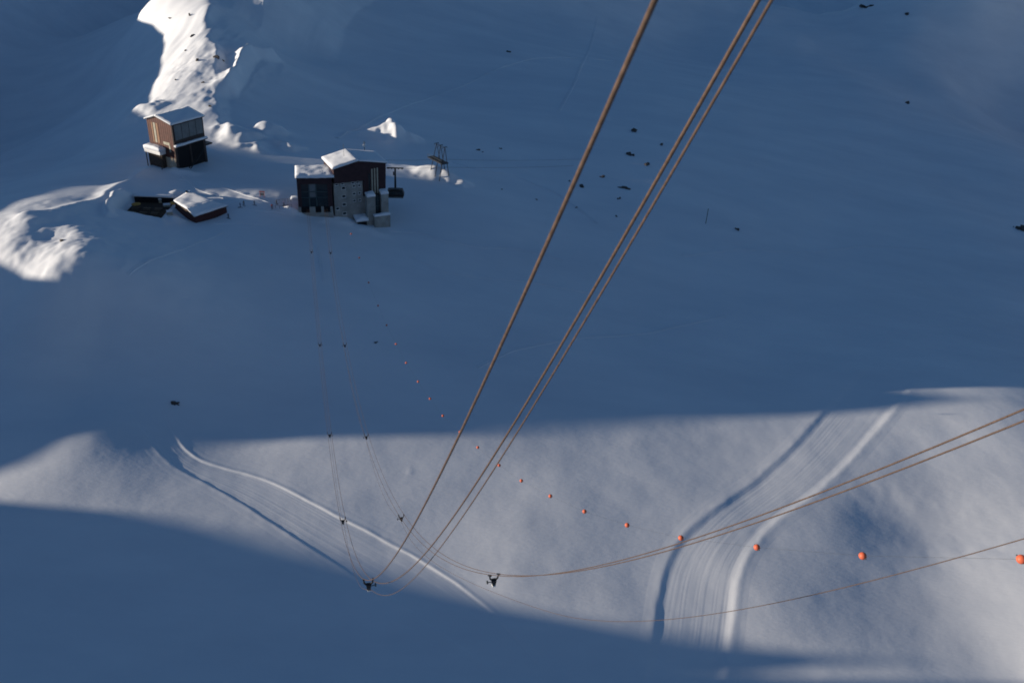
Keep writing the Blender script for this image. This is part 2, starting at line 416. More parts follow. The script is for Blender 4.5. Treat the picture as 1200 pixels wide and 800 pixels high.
M['rock'] = plain('rock', (0.09, 0.08, 0.075), 0.9, 0, 0.45, 1.2, 0.15)
M['wood'] = plain('weathered_wood', (0.075, 0.05, 0.036), 0.8, 0, 0.3, 2)
M['table'] = plain('table_wood', (0.20, 0.14, 0.09), 0.8, 0, 0.3, 2)
M['redwood'] = plain('red_timber', (0.065, 0.022, 0.02), 0.7, 0, 0.25, 2)
M['ochre'] = plain('ochre_canvas', (0.42, 0.24, 0.06), 0.8, 0, 0.2, 2)
M['white'] = plain('white_paint', (0.75, 0.75, 0.74), 0.5)
M['redsign'] = plain('red_paint', (0.35, 0.08, 0.06), 0.5)
M['skin'] = plain('skin', (0.5, 0.3, 0.22), 0.6)
for nm, c in dict(jacket_dark=(0.02, 0.025, 0.04), jacket_red=(0.3, 0.03, 0.03), jacket_blue=(0.03, 0.06, 0.2), trousers=(0.02, 0.02, 0.025), helmet=(0.05, 0.05, 0.06)).items():
    M[nm] = plain(nm, c, 0.7)

# ------------------------------------------------------------------ mesh builder
class MB:
    def __init__(self): self.v = []; self.f = []; self.m = []
    def add(self, vs, fs, mi=0):
        n = len(self.v); self.v += [tuple(map(float, p)) for p in vs]
        self.f += [tuple(n + i for i in f) for f in fs]; self.m += [mi] * len(fs)
        return self
    def hexa(self, b, t, mi=0):
        """bottom ring and top ring of n points each"""
        n = len(b)
        fs = [tuple(range(n))[::-1], tuple(range(n, 2 * n))] + [(i, (i + 1) % n, n + (i + 1) % n, n + i) for i in range(n)]
        return self.add(list(b) + list(t), fs, mi)
    def box(self, fr, u0, u1, v0, v1, z0, z1, mi=0):
        b = [fr(u0, v0, z0), fr(u1, v0, z0), fr(u1, v1, z0), fr(u0, v1, z0)]
        t = [fr(u0, v0, z1), fr(u1, v0, z1), fr(u1, v1, z1), fr(u0, v1, z1)]
        return self.hexa(b, t, mi)
    def prism(self, fr, uz, v0, v1, mi=0):
        return self.hexa([fr(u, v0, z) for u, z in uz], [fr(u, v1, z) for u, z in uz], mi)
    def bar(self, p, q, r, n=6, r2=None, mi=0):
        p = np.array(p, float); q = np.array(q, float); d = q - p; L = np.linalg.norm(d); d /= L
        a = np.cross(d, [0, 0, 1.0]);
        if np.linalg.norm(a) < 1e-4: a = np.array([1.0, 0, 0])
        a /= np.linalg.norm(a); b = np.cross(d, a); r2 = r if r2 is None else r2
        ang = [2 * math.pi * (k + .5) / n for k in range(n)]
        return self.hexa([p + r * (math.cos(t) * a + math.sin(t) * b) for t in ang], [q + r2 * (math.cos(t) * a + math.sin(t) * b) for t in ang], mi)
    def build(self, name, mats, parent=None, smooth=False, loc=None):
        me = bpy.data.meshes.new(name); me.from_pydata(self.v, [], self.f)
        bm = bmesh.new(); bm.from_mesh(me); bmesh.ops.recalc_face_normals(bm, faces=bm.faces); bm.to_mesh(me); bm.free()
        for mt in (mats if isinstance(mats, (list, tuple)) else [mats]): me.materials.append(mt)
        if isinstance(mats, (list, tuple)) and len(mats) > 1: me.polygons.foreach_set('material_index', self.m)
        if smooth: me.polygons.foreach_set('use_smooth', [True] * len(me.polygons))
        o = bpy.data.objects.new(name, me)
        if loc is not None: o.location = tuple(loc)
        return link(o, parent)
def frame(origin, deg):
    c, s = math.cos(math.radians(deg)), math.sin(math.radians(deg)); ox, oy, oz = origin
    return lambda u, v, z: (ox + u * c - v * s, oy + u * s + v * c, oz + z)
def empty(name, loc, label, category, group=None, rz=0.0):
    o = bpy.data.objects.new(name, None); o.empty_display_size = 1.0
    o.location = tuple(loc); o.rotation_euler = (0, 0, rz); link(o)
    return tag(o, label, category, group)
def snow_cap(name, quad, thick, parent, seed=0, n=14, over=0.15, lump=0.38, mat='roofsnow'):
    """a lumpy snow layer over four corner points (quad given round the edge)"""
    a, b, c, d = [np.array(q, float) for q in quad]
    cen = (a + b + c + d) / 4
    a, b, c, d = [q + (q - cen) * over / max(1e-6, np.linalg.norm(q - cen)) for q in (a, b, c, d)]
    S, T = np.meshgrid(np.linspace(0, 1, n), np.linspace(0, 1, n))
    P = (a[None, None] * ((1 - S) * (1 - T))[..., None] + b * (S * (1 - T))[..., None] + c * (S * T)[..., None] + d * ((1 - S) * T)[..., None])
    e = np.minimum(np.minimum(S, 1 - S), np.minimum(T, 1 - T))
    edge = np.clip(e / (1.5 / n), 0, 1) ** 0.5
    nz = vnoise(P[..., 0] * 0.45 + seed, P[..., 1] * 0.45, seed) + 0.5 * vnoise(P[..., 0] * 1.3, P[..., 1] * 1.3 + seed, seed + 3)
    top = P.copy(); top[..., 2] += thick * (0.70 + 0.30 * edge) + lump * nz * edge
    wob = 0.18 * vnoise(P[..., 0] * 1.1, P[..., 1] * 1.1, seed + 9) * (1 - edge)
    bot = P.copy(); bot[..., 2] += 0.004 + np.minimum(0, wob) * 1.2
    mb = MB(); N = n * n; idx = np.arange(N).reshape(n, n)
    vs = np.concatenate([top.reshape(-1, 3), bot.reshape(-1, 3)])
    fs = []
    for i in range(n - 1):
        for j in range(n - 1):
            q = (idx[i, j], idx[i, j + 1], idx[i + 1, j + 1], idx[i + 1, j])
            fs.append(q); fs.append(tuple(k + N for k in q[::-1]))
    rim = list(idx[0, :]) + list(idx[1:, -1]) + list(idx[-1, -2::-1]) + list(idx[-2:0:-1, 0])
    for i in range(len(rim)):
        p, q = rim[i], rim[(i + 1) % len(rim)]; fs.append((p, q, q + N, p + N))
    mb.add(vs, fs)
    return mb.build(name, M[mat], parent, smooth=True)

# ------------------------------------------------------------------ cable car station
AL = at_z(350.5, 253, 39.3)
ARx = AL[:2] + 11.6 * np.array([math.cos(math.radians(14)), math.sin(math.radians(14))])
SO = np.array([ARx[0] + 0.3, ARx[1] + 0.2, 38.0])
station = empty('cable_car_station', SO, 'dark red and concrete cable car station with snow on its roofs, nearest the cabin', 'station')
sf = frame((0, 0, 0), 29.0)                                  # hall: along the front, into the depth, up (station-local)
af = frame(AL - SO, 14.0)                                    # annex
HL, HD = 18.0, 11.2
ZC = 12.2; ZE = 17.1; ZA = 19.1; UA = 8.4
w = MB().box(sf, 0, 10.0, 0.3, HD, -6, ZC).box(sf, 10.002, HL - .1, 0.35, HD, -6, 6.58).build('concrete_wall', M['concrete'], station)
hall = MB()
hall.prism(sf, [(0.1, ZC), (10.15, ZC), (10.15, 6.6), (HL, 6.6), (HL + 0.25, ZE + 0.3), (UA, ZA), (0.1, ZE)], 0.0, HD)
hall = hall.build('hall_wall', M['red'], station)
# bands of the cladding: a plinth flashing and corner trims, proud of the sheet
MB().box(sf, 10.1, HL + .02, -0.06, 0.0, 6.45, 6.75).build('flashing', M['grey_panel'], hall)
# roof slabs with snow
def roof(fr, uz0, uz1, v0, v1, th, sn, seed, parent, nm='roof', over=0.35):
    mb = MB(); (u0, z0), (u1, z1) = uz0, uz1
    mb.hexa([fr(u0, v0, z0), fr(u1, v0, z1), fr(u1, v1, z1), fr(u0, v1, z0)], [fr(u0, v0, z0 + th), fr(u1, v0, z1 + th), fr(u1, v1, z1 + th), fr(u0, v1, z0 + th)])
    r = mb.build(nm, M['black'], parent)
    snow_cap('snow_layer', [fr(u0, v0, z0 + th), fr(u1, v0, z1 + th), fr(u1, v1, z1 + th), fr(u0, v1, z0 + th)], sn, r, seed)
    return r
roof(sf, (-0.35, ZE - 0.05), (UA - .02, ZA + .02), -0.35, HD + .4, 0.22, 0.85, 11, station)
roof(sf, (UA + .02, ZA + .02), (HL + 0.6, ZE + 0.32), -0.35, HD + .4, 0.22, 0.55, 12, station)
MB().bar(sf(5.5, 5.5, ZE + 1), sf(5.5, 5.5, ZE + 6.5), 0.05).build('mast', M['steel'], station)
# tall window strips
for k, (u, z0, z1, mt) in enumerate([(12.0, 7.2, 14.6, 'glass'), (13.0, 7.2, 16.0, 'pale_panel'), (13.95, 7.2, 16.1, 'pale_panel'), (14.9, 7.2, 16.2, 'pale_panel')]):
    f_ = MB().box(sf, u, u + 0.5, -0.09, 0.02, z0, z1).build('window_strip', M[mt], station)
    MB().box(sf, u - .08, u, -0.13, 0.0, z0, z1).box(sf, u + .5, u + .58, -0.13, 0.0, z0, z1).build('frame', M['brown_dark'], f_)
# windows of the concrete wall: frame, pane, snow on the sill
def window(fr, u, z, wd, ht, v, parent):
    g = MB().box(fr, u - wd / 2, u + wd / 2, v - 0.015, v + .12, z - ht / 2, z + ht / 2).build('window', M['glass'], parent)
    t = 0.09
    fm = MB().box(fr, u - wd / 2 - t, u - wd / 2, v - .08, v + .02, z - ht / 2, z + ht / 2).box(fr, u + wd / 2, u + wd / 2 + t, v - .08, v + .02, z - ht / 2, z + ht / 2)
    fm.box(fr, u - wd / 2 - t, u + wd / 2 + t, v - .08, v + .02, z + ht / 2, z + ht / 2 + t).build('frame', M['white'], g)
    MB().box(fr, u - wd / 2 - .12, u + wd / 2 + .12, v - .26, v + .03, z - ht / 2 - .12, z - ht / 2).build('sill', M['white'], g)
    return g
for z in (10.3, 7.4, 4.5, 1.3): window(sf, 3.3, z, 1.15, 0.85, 0.3, station)
for z in (10.6, 7.9, 5.4): window(sf, 6.9, z, 0.8, 0.65, 0.3, station)
for z in (10.6, 7.9, 5.4): window(sf, 8.8, z, 0.7, 0.65, 0.3, station)
window(sf, 0.95, 3.3, 1.0, 0.75, 0.3, station)
for u in (1.0, 3.0, 6.6, 8.2): window(sf, u, 11.75, 0.9, 0.5, 0.3, station)
# two concrete shafts with the glazed stair between them
for u0, u1, zt in ((10.6, 13.5, 7.0), (15.6, 18.2, 7.4)):
    s_ = MB().box(sf, u0, u1, -2.2, -0.02, -7, zt).build('concrete_shaft', M['concrete'], station)
    snow_cap('snow_layer', [sf(u0, -2.2, zt), sf(u1, -2.2, zt), sf(u1, -.05, zt + .5), sf(u0, -.05, zt + .5)], 0.9, s_, int(u0 * 3), n=9, over=.1)
g_ = MB().box(sf, 13.5, 15.6, -1.2, -0.02, -4, 7.0).build('stair_glazing', M['glass'], station)
mm = MB()
for u in (13.52, 14.5, 15.5): mm.box(sf, u, u + .09, -1.3, -1.2, -4, 7.0)
for z in (-1, 1, 3, 5): mm.box(sf, 13.62, 15.5, -1.28, -1.2, z, z + .1)
mm.build('mullion', M['teal'], g_)
b_ = MB().box(sf, 12.6, 18.25, -3.6, -2.25, -7, 0.2).build('concrete_box', M['concrete'], station)
snow_cap('snow_layer', [sf(12.6, -3.6, 0.2), sf(18.25, -3.6, 0.2), sf(18.25, -2.3, 0.2), sf(12.6, -2.3, 0.2)], 0.8, b_, 31, n=9, over=.05)
MB().box(sf, 15.2, 18.0, -3.75, -3.6, -5.4, -4.3).build('hatch', M['dark'], b_)
# porch with a snowy roof and a dark slab painting the shade in its opening
p_ = MB().box(sf, 6.6, 10.4, -2.6, 0.28, -6, -1.2).build('porch', M['concrete'], station)
MB().box(sf, 6.9, 10.1, -2.72, -2.6, -3.2, -1.35).build('doorway_shade', M['dark'], p_)
snow_cap('snow_layer', [sf(6.4, -2.8, -1.15), sf(10.6, -2.8, -1.15), sf(10.6, 0.2, -0.2), sf(6.4, 0.2, -0.2)], 0.9, p_, 17, n=9)
# annex with the glazed rope hall
AH, AW, AD = 13.0, 11.3, 8.5
zb = 3.1
ax = MB()
ax.box(af, 0, AW, 0.5, AD, -5, AH); ax.box(af, 0, 1.2, 0, 0.5, zb, AH); ax.box(af, AW - 1.5, AW, 0, .5, zb, AH)
ax.box(af, 1.2, AW - 1.5, 0, .5, AH - 2.0, AH); annex = ax.build('rope_hall', M['red'], station)
base = MB(); base.box(af, -.05, AW + .05, -0.1, 0.45, -5, 1.0)
for u in (0.0, 3.6, 7.4, 10.4): base.box(af, u, u + (1.9 if u == 3.6 else 0.85), -0.1, 0.45, 1.0, zb)
base.build('concrete_base', M['concrete'], annex)
for u0, u1 in ((0.85, 3.6), (5.5, 7.4), (8.25, 10.4)): MB().box(af, u0, u1, .3, .5, 1.0, zb).build('rope_bay_shade', M['dark'], annex)  # dark slabs in the bays, shade put in as colour
gl = MB().box(af, 1.2, AW - 1.5, .3, .5, zb, AH - 2).build('glazing', M['glass'], annex)
mu = MB()
for u in (3.6, 5.9): mu.box(af, u, u + .32, 0.12, .3, zb, AH - 2)
for z in (6.2, 8.2): mu.box(af, 1.2, 3.6, .17, .3, z, z + .22).box(af, 3.92, 5.9, .17, .3, z, z + .22).box(af, 6.22, AW - 1.5, .17, .3, z, z + .22)
mu.build('mullion', M['teal'], gl)
for (u0, u1, z0, z1) in ((3.95, 5.88, 8.45, 10.9), (3.95, 5.88, 6.45, 8.15), (6.3, 7.6, 3.4, 6.1), (1.5, 3.5, 3.4, 6.1)):
    MB().box(af, u0, u1, .24, .3, z0, z1).build('pane', M['grey_panel'] if z0 > 6 else M['glass'], gl)
ar = MB().box(af, -.3, AW + .7, -.35, AD, AH + .004, AH + .25).build('roof', M['black'], annex)
snow_cap('snow_layer', [af(-.3, -.35, AH + .25), af(AW + .7, -.35, AH + .25), af(AW + .7, AD, AH + .9), af(-.3, AD, AH + .9)], 0.95, ar, 23, n=18, lump=.4)
# snow-covered landing beside the annex
pf = frame(at_z(341, 240, 39.6), 12.0)
pl = empty('loading_platform', pf(0, 0, 0), 'snow topped loading platform against the left wall of the red station', 'platform')
pl0 = frame((0, 0, 0), 12.0)
pb = MB().box(pl0, 0, 2.6, 0, 3.2, -1.5, 1.3).build('deck', M['concrete'], pl)
snow_cap('snow_layer', [pl0(0, 0, 1.3), pl0(2.6, 0, 1.3), pl0(2.6, 3.2, 1.3), pl0(0, 3.2, 1.3)], 1.0, pb, 41, n=9)

# ------------------------------------------------------------------ brown lift building on the shoulder
Hc = ground_hit(208, 197); HO = np.array([Hc[0], Hc[1], Hc[2]])
house = empty('lift_building', HO, 'tall brown clad lift building with gabled snowy roof on the ridge shoulder', 'building')
hf = frame((0, 0, 0), 63.0)                                  # u along the long wall (away), v to the left along the gable
U, V, E = 14.0, 12.2, 15.3; VA = 7.2; EA = 17.0
bd = MB()
bd.hexa([hf(0, v, z) for v, z in ((0.35, 3.2), (0.35, E), (VA, EA), (V, E - .1), (V, 3.2))], [hf(U, v, z) for v, z in ((0.35, 3.2), (0.35, E), (VA, EA), (V, E - .1), (V, 3.2))])
bd.build('wall', M['brown'], house)
sd = MB().box(hf, 0.03, U + .02, 0.0, .345, 7.6, E - .02).build('side_wall', M['brown_dark'], house)
for k in range(4):
    MB().box(hf, 0.9 + 3.2 * k, 3.9 + 3.2 * k, -0.1, 0.0, 9.6, E - .5).build('panel', M['grey_panel'], sd)
for a_, b_ in ((0.03, 1.0), (U - 1.0, U + .02), (6.6, 7.3)): MB().box(hf, a_, b_, 0.0, .345, -3, 7.59).build('pier', M['brown_dark'], house)
MB().box(hf, 1.0, 6.6, 0.1, .33, -1, 7.4).box(hf, 7.3, U - 1, 0.1, .33, -1, 7.4).build('hall_opening_shade', M['dark'], house)  # near-black slabs stand in for the unlit hall behind
lg = MB().box(hf, -.1, U + .3, -1.0, -0.004, 7.3, 7.6).build('ledge', M['brown_dark'], house)
snow_cap('snow_layer', [hf(-.1, -1.0, 7.6), hf(U + .3, -1.0, 7.6), hf(U + .3, -.06, 7.6), hf(-.1, -.06, 7.6)], 0.75, lg, 51, n=12)
for k, (v0, v1, mt) in enumerate([(6.9, 7.8, 'tan_strip'), (8.2, 9.1, 'pale_panel'), (9.5, 10.1, 'tan_strip')]):
    MB().box(hf, -.08, 0.0, v0, v1, 7.6, 14.6).build('window_strip', M[mt], house)
MB().box(hf, -.1, 0.0, 2.2, 5.2, 7.6, 8.6).box(hf, -.1, 0, 2.0, 2.6, 5.2, 7.6).build('window', M['pale_panel'], house)
bs = MB().box(hf, 0.06, U - .4, 0.36, V - .5, -4, 3.19).build('concrete_base', M['concrete_tan'], house)
MB().box(hf, 0.0, 0.06, 0.8, 4.2, -2, 3.0).build('gate', M['concrete_tan'], bs)
cn = MB().box(hf, -2.6, -0.004, 4.8, 12.6, 4.2, 5.4).build('canopy', M['white'], house)
snow_cap('snow_layer', [hf(-2.6, 4.8, 5.4), hf(-.05, 4.8, 5.4), hf(-.05, 12.6, 5.4), hf(-2.6, 12.6, 5.4)], 1.5, cn, 61, n=12, lump=.4)
for v_ in (5.2, 12.2): MB().bar(hf(-2.3, v_, 4.2), hf(-2.3, v_, -3), .18).build('post', M['wood'], cn)
MB().box(hf, -1.6, -.004, 5.2, 12.0, -3, 4.19).build('lower_shed', M['wood'], house)
for (v0, z0), (v1, z1), sd_ in (((-.5, E - .15), (VA - .02, EA + .02), 71), ((VA + .02, EA + .02), (V + .4, E - .2), 72)):
    r_ = MB().hexa([hf(-.5, v0, z0), hf(U + .5, v0, z0), hf(U + .5, v1, z1), hf(-.5, v1, z1)], [hf(-.5, v0, z0 + .25), hf(U + .5, v0, z0 + .25), hf(U + .5, v1, z1 + .25), hf(-.5, v1, z1 + .25)]).build('roof', M['brown_dark'], house)
    snow_cap('snow_layer', [hf(-.5, v0, z0 + .25), hf(U + .5, v0, z0 + .25), hf(U + .5, v1, z1 + .25), hf(-.5, v1, z1 + .25)], 0.5, r_, sd_)
# stair and clutter at its foot
MB().bar(hf(2, -3.5, 0.2), hf(11.5, -1.2, 4.2), .16).bar(hf(2, -4.3, 0.2), hf(11.5, -2.0, 4.2), .16).build('stair_rail', M['black'], house)
MB().box(hf, U, U + 4.5, 1.5, 5.5, 4.0, 4.5).build('gangway', M['black'], house)

# ------------------------------------------------------------------ low chalet with the broad snow roof, terrace beside it
CZ = float(ground_hit(240, 250)[2])
cF, cB = at_z(219.6, 245.5, CZ + 3.9), at_z(248.5, 236, CZ + 3.9)
rF, rB = at_z(228, 254, CZ + 2.0), at_z(267, 241.3, CZ + 2.6)
lF, lB = at_z(203.5, 236, CZ + 3.1), at_z(222, 224.5, CZ + 3.1)
chalet = empty('chalet', ((cF[0] + cB[0]) / 2, (cF[1] + cB[1]) / 2, CZ), 'low wooden chalet with broad sunlit snow roof between the two lift buildings', 'chalet')
CO = np.array(chalet.location)
down = np.array([0, 0, 1.0])
def inset(p, k=0.5):
    c = (cF + cB) / 2; q = np.array(p, float); q[:2] += (c[:2] - q[:2]) / np.linalg.norm(c[:2] - q[:2]) * k; return q
ring = [inset(rF), inset(rB), inset(cB), inset(lB), inset(lF), inset(cF)]
MB().hexa([np.array([p[0], p[1], CZ - 2]) - CO for p in ring], [p - CO - 0.25 * down for p in ring]).build('wall', M['redwood'], chalet)
for q, sd_ in (((cF, rF, rB, cB), 81), ((lF, cF, cB, lB), 82)):
    q = [p - CO for p in q]
    r_ = MB().hexa([p - 0.2 * down for p in q], q).build('roof', M['redwood'], chalet)
    snow_cap('snow_layer', q, 0.55, r_, sd_, over=.1)
gd = (rF - cF) - CO * 0
MB().bar(inset(cF, -.05) - CO - [0, 0, .5], inset(rF, -.05) - CO - [0, 0, .3], .22).bar(inset(cF, -.05) - CO - [0, 0, .5], inset(lF, -.05) - CO - [0, 0, .3], .22).build('bargeboard', M['wood'], chalet)
MB().bar(at_z(218.5, 224.5, CZ + 2.6) - CO, at_z(218.5, 224.5, CZ + 4.2) - CO, .35).build('chimney', M['black'], chalet)

tO = np.array(frame((*at_z(173, 246, TZ)[:2], TZ), 4.0)(-6.0, -6.5, 0)); tf = frame((0, 0, 0), 4.0)
terrace = empty('sun_terrace', tO, 'dark timber terrace with railing, dug out of the snow left of the chalet', 'terrace')
TW, TD = 12.0, 13.0
dk = MB().box(tf, 0, TW, 0, TD, -1.4, 0).build('deck', M['wood'], terrace)
for k in range(24):
    MB().box(tf, 0.02 + k * TW / 24, (k + .9) * TW / 24, 0.02, TD - .02, 0.004, 0.05).build('plank', M['wood'], dk)
bw = MB().box(tf, -.2, TW + .4, TD, TD + .3, -1, 1.9).build('back_wall', M['black'], terrace)
snow_cap('snow_layer', [tf(-.2, TD, 1.9), tf(TW + .4, TD, 1.9), tf(TW + .4, TD + 1.8, 2.0), tf(-.2, TD + 1.8, 2.0)], .5, bw, 91, n=10)
rl_ = MB()
for k in range(7): rl_.bar(tf(k * TW / 6, 0.1, 0), tf(k * TW / 6, .1, 1.05), .05)
rl_.bar(tf(0, .1, 1.05), tf(TW, .1, 1.05), .05).bar(tf(0, .1, .55), tf(TW, .1, .55), .035).build('railing', M['wood'], terrace)
def table(loc, rz, label):
    t = empty('picnic_table', loc, label, 'table', 'dark tables on the sun terrace', rz)
    f0 = frame((0, 0, 0), 0)
    MB().box(f0, -1.1, 1.1, -.4, .4, .70, .76).build('table_top', M['table'], t)
    for s in (-1, 1): MB().box(f0, -1.1, 1.1, s * .75 - .16, s * .75 + .16, .42, .47).build('bench', M['table'], t)
    for s in (-1, 1): MB().bar((s * .85, -.8, 0.004), (s * .85, .15, .70), .05).bar((s * .85, .8, 0.004), (s * .85, -.15, .70), .05).bar((s * .85, -.75, .42), (s * .85, .75, .42), .04).build('leg', M['wood'], t)
    return t
words = ['left', 'middle', 'right']
for r_, v in enumerate((2.6, 6.2)):
    for k in range(3):
        p = tf(2.4 + 3.6 * k, v, 0.05)
        table(tuple(tO + np.array(p)), math.radians(4), 'dark picnic table on the terrace, %s one of the %s row' % (words[k], 'front' if r_ == 0 else 'rear'))
def parasol(loc, label, r=1.5, h=2.3):
    t = empty('parasol', loc, label, 'parasol', 'ochre parasols on the terrace')
    MB().bar((0, 0, 0), (0, 0, h + .05), .04).build('pole', M['wood'], t)
    mb = MB(); n = 8
    ring = [(r * math.cos(2 * math.pi * k / n), r * math.sin(2 * math.pi * k / n), h - .55) for k in range(n)]
    mb.add([(0, 0, h)] + ring + [(0, 0, h - .05)] + [(x, y, z - .05) for x, y, z in ring],
           [(0, 1 + k, 1 + (k + 1) % n) for k in range(n)] + [(n + 1, n + 2 + (k + 1) % n, n + 2 + k) for k in range(n)] + [(1 + k, n + 2 + k, n + 2 + (k + 1) % n, 1 + (k + 1) % n) for k in range(n)])
    mb.build('canopy', M['ochre'], t)
    MB().bar((0, 0, 0), (0, 0, .12), .35, 10).build('foot', M['black'], t)
parasol(at_z(160.5, 245, TZ + .05), 'ochre parasol at the left end of the dark terrace')
parasol(at_z(206, 243.5, gz(*at_z(206, 243.5, CZ)[:2])), 'ochre parasol beside the chalet, right of the dark terrace', 1.7)

# ------------------------------------------------------------------ ropes of the big cable car
def rope_curve(p, end, Y):
    b, d, e, g, h = p; t = (Y - end[1]) / 100.0
    return np.stack([end[0] + b * t + h * t * t, Y, end[2] + d * t + e * t * t + g * t ** 3], -1)
END_L = np.array([-70.539, 265.442, 41.759]); END_R = np.array([-64.587, 265.634, 42.092])
PA = [-27.2521, -6.5041, -11.6672, -9.7083, 0.1148]; PB = [-26.5679, -14.7994, -22.9173, -13.0526, 0.7171]
PC = [-27.0529, -14.8809, -22.6623, -12.814, 0.4192]; PD = [-25.5061, -10.7917, -17.7531, -11.6338, 1.9278]
PF = [-34.3499, -26.8694, -35.6961, -16.1073, -1.0306]
YS = np.r_[np.arange(-14, 60, 1.0), np.arange(60, 266.0, 2.0)]
YS_L = np.r_[YS[YS < END_L[1] + 2.5], END_L[1] + 3]; YS_R = np.r_[YS[YS < END_R[1] + 2.5], END_R[1] + 3]
RID_L = [47.0, 88.0, 129.5, 174.0, 230.0]; RID_R = [48.8, 89.6, 129.1, 174.1, 229.5]
GAUGE = 0.36
def haul_sag(Y, rid):
    s = np.full(np.shape(Y), 0.0); st = [5.0] + rid + [266.0]
    for a, b in zip(st[:-1], st[1:]):
        t = np.clip((Y - a) / (b - a), 0, 1); s = s + np.where((Y >= a) & (Y <= b), 4 * t * (1 - t), 0) * (1.9 if a > 5 else 0)
    return s
def left_ropes():
    A, B, C_ = (rope_curve(p, END_L, YS_L) for p in (PA, PB, PC)); m = (A + B) / 2
    k = sstep(25, 80, YS_L)[:, None]
    off = np.array([GAUGE, 0, 0])
    k2 = sstep(30, 60, YS_L)[:, None]
    hc = m + np.array([0.12, 0, -0.85]); hc[:, 2] -= haul_sag(YS_L, RID_L)
    return A * (1 - k) + (m - off) * k, B * (1 - k) + (m + off) * k, C_ * (1 - k2) + hc * k2, m
def right_ropes():
    D = rope_curve(PD, END_R, YS_R); F = rope_curve(PF, END_R, YS_R); off = np.array([GAUGE, 0, 0])
    k2 = sstep(45, 85, YS_R)[:, None]
    hc = D + np.array([-0.12, 0, -0.85]); hc[:, 2] -= haul_sag(YS_R, RID_R)
    return D - off, D + off + np.array([0, 0, 0.14]), F * (1 - k2) + hc * k2, D
def tube_obj(name, P, r, mat, label, category, group=None, n=8):
    mb = MB(); N = len(P)
    T = np.gradient(P, axis=0); T /= np.linalg.norm(T, axis=1)[:, None]
    a = np.cross(T, [1.0, 0, 0]); a /= np.linalg.norm(a, axis=1)[:, None]; b = np.cross(T, a)
    ang = np.arange(n) * 2 * math.pi / n
    V = P[:, None] + r * (np.cos(ang)[None, :, None] * a[:, None] + np.sin(ang)[None, :, None] * b[:, None])
    fs = [(i * n + k, i * n + (k + 1) % n, (i + 1) * n + (k + 1) % n, (i + 1) * n + k) for i in range(N - 1) for k in range(n)]
    fs += [tuple(range(n))[::-1], tuple(range((N - 1) * n, N * n))]
    mb.add(V.reshape(-1, 3), fs)
    o = mb.build(name, mat, None, smooth=True)
    return tag(o, label, category, group)
LA, LB, LC, LM = left_ropes(); RA, RB, RC, RM = right_ropes()
tube_obj('track_rope', LA, 0.024, M['rope'], 'steel rope crossing from the top edge, left one of the three beside each other', 'rope', 'near cable car ropes')
tube_obj('track_rope', LB, 0.026, M['rope'], 'thick steel rope from the top edge, middle one of the three beside each other', 'rope', 'near cable car ropes')
tube_obj('haul_rope', LC, 0.016, M['rope'], 'thinner steel rope from the top edge, rightmost of the three beside each other', 'rope', 'near cable car ropes')
tube_obj('track_rope', RA, 0.024, M['rope'], 'steel rope running in from the right edge, upper of the close pair', 'rope', 'far cable car ropes')
tube_obj('track_rope', RB, 0.024, M['rope'], 'steel rope running in from the right edge, lower of the close pair', 'rope', 'far cable car ropes')
tube_obj('haul_rope', RC, 0.016, M['rope'], 'thin hauling rope sagging below the pair at the right edge', 'rope', 'far cable car ropes')
ORD = ['nearest', 'second', 'third', 'fourth', 'farthest']
def rider(P, T, label, group, side):
    o = empty('rope_rider', P, label, 'rope rider', group, math.atan2(T[1], T[0]) - math.pi / 2)
    z0 = -T[2] / max(1e-6, math.hypot(T[0], T[1]))
    g = GAUGE
    for s in (-1, 1):
        MB().bar((s * g, -.32, .02 + .32 * z0), (s * g, .32, .02 - .32 * z0), .07).build('rope_shoe', M['black'], o)
        MB().bar((s * g, 0, -.03), (s * .30, 0, -.38), .055, 6, .07).bar((s * .30, 0, -.36), (s * .06, 0, -.62), .07, 6, .10).build('arm', M['black'], o)
    MB().hexa([(-.13, -.14, -1.0), (.13, -.14, -1.0), (.13, .14, -1.0), (-.13, .14, -1.0)], [(-.19, -.16, -.5), (.19, -.16, -.5), (.19, .16, -.5), (-.19, .16, -.5)]).build('body', M['black'], o)
    MB().bar((-.1, 0, -.86), (.1, 0, -.86), .17, 12).build('sheave', M['steel'], o)
    MB().hexa([(-.13, -.18, -1.12), (.13, -.18, -1.12), (.13, .1, -1.12), (-.13, .1, -1.12)], [(-.13, -.18, -1.004), (.13, -.18, -1.004), (.13, .1, -1.004), (-.13, .1, -1.004)]).build('foot_plate', M['white'], o)
    MB().bar((side * .16, 0, -.72), (side * .5, 0, -.66), .035).bar((side * .48, 0, -.66), (side * .58, 0, -.66), .14, 10).build('guide_roller', M['steel'], o)
    return o
def at_y(P, y): return np.array([np.interp(y, P[:, 1], P[:, k]) for k in range(3)])
for i, y in enumerate(RID_L):
    T = at_y(LM, y + 1) - at_y(LM, y - 1)
    rider(at_y(LM, y), T, 'dark slack carrier on the left rope pair, %s from the camera' % ORD[i], 'slack carriers on the left ropes', 1)
for i, y in enumerate(RID_R):
    T = at_y(RM, y + 1) - at_y(RM, y - 1)
    rider(at_y(RM, y), T, 'dark slack carrier on the right rope pair, %s from the camera' % ORD[i], 'slack carriers on the right ropes', -1)

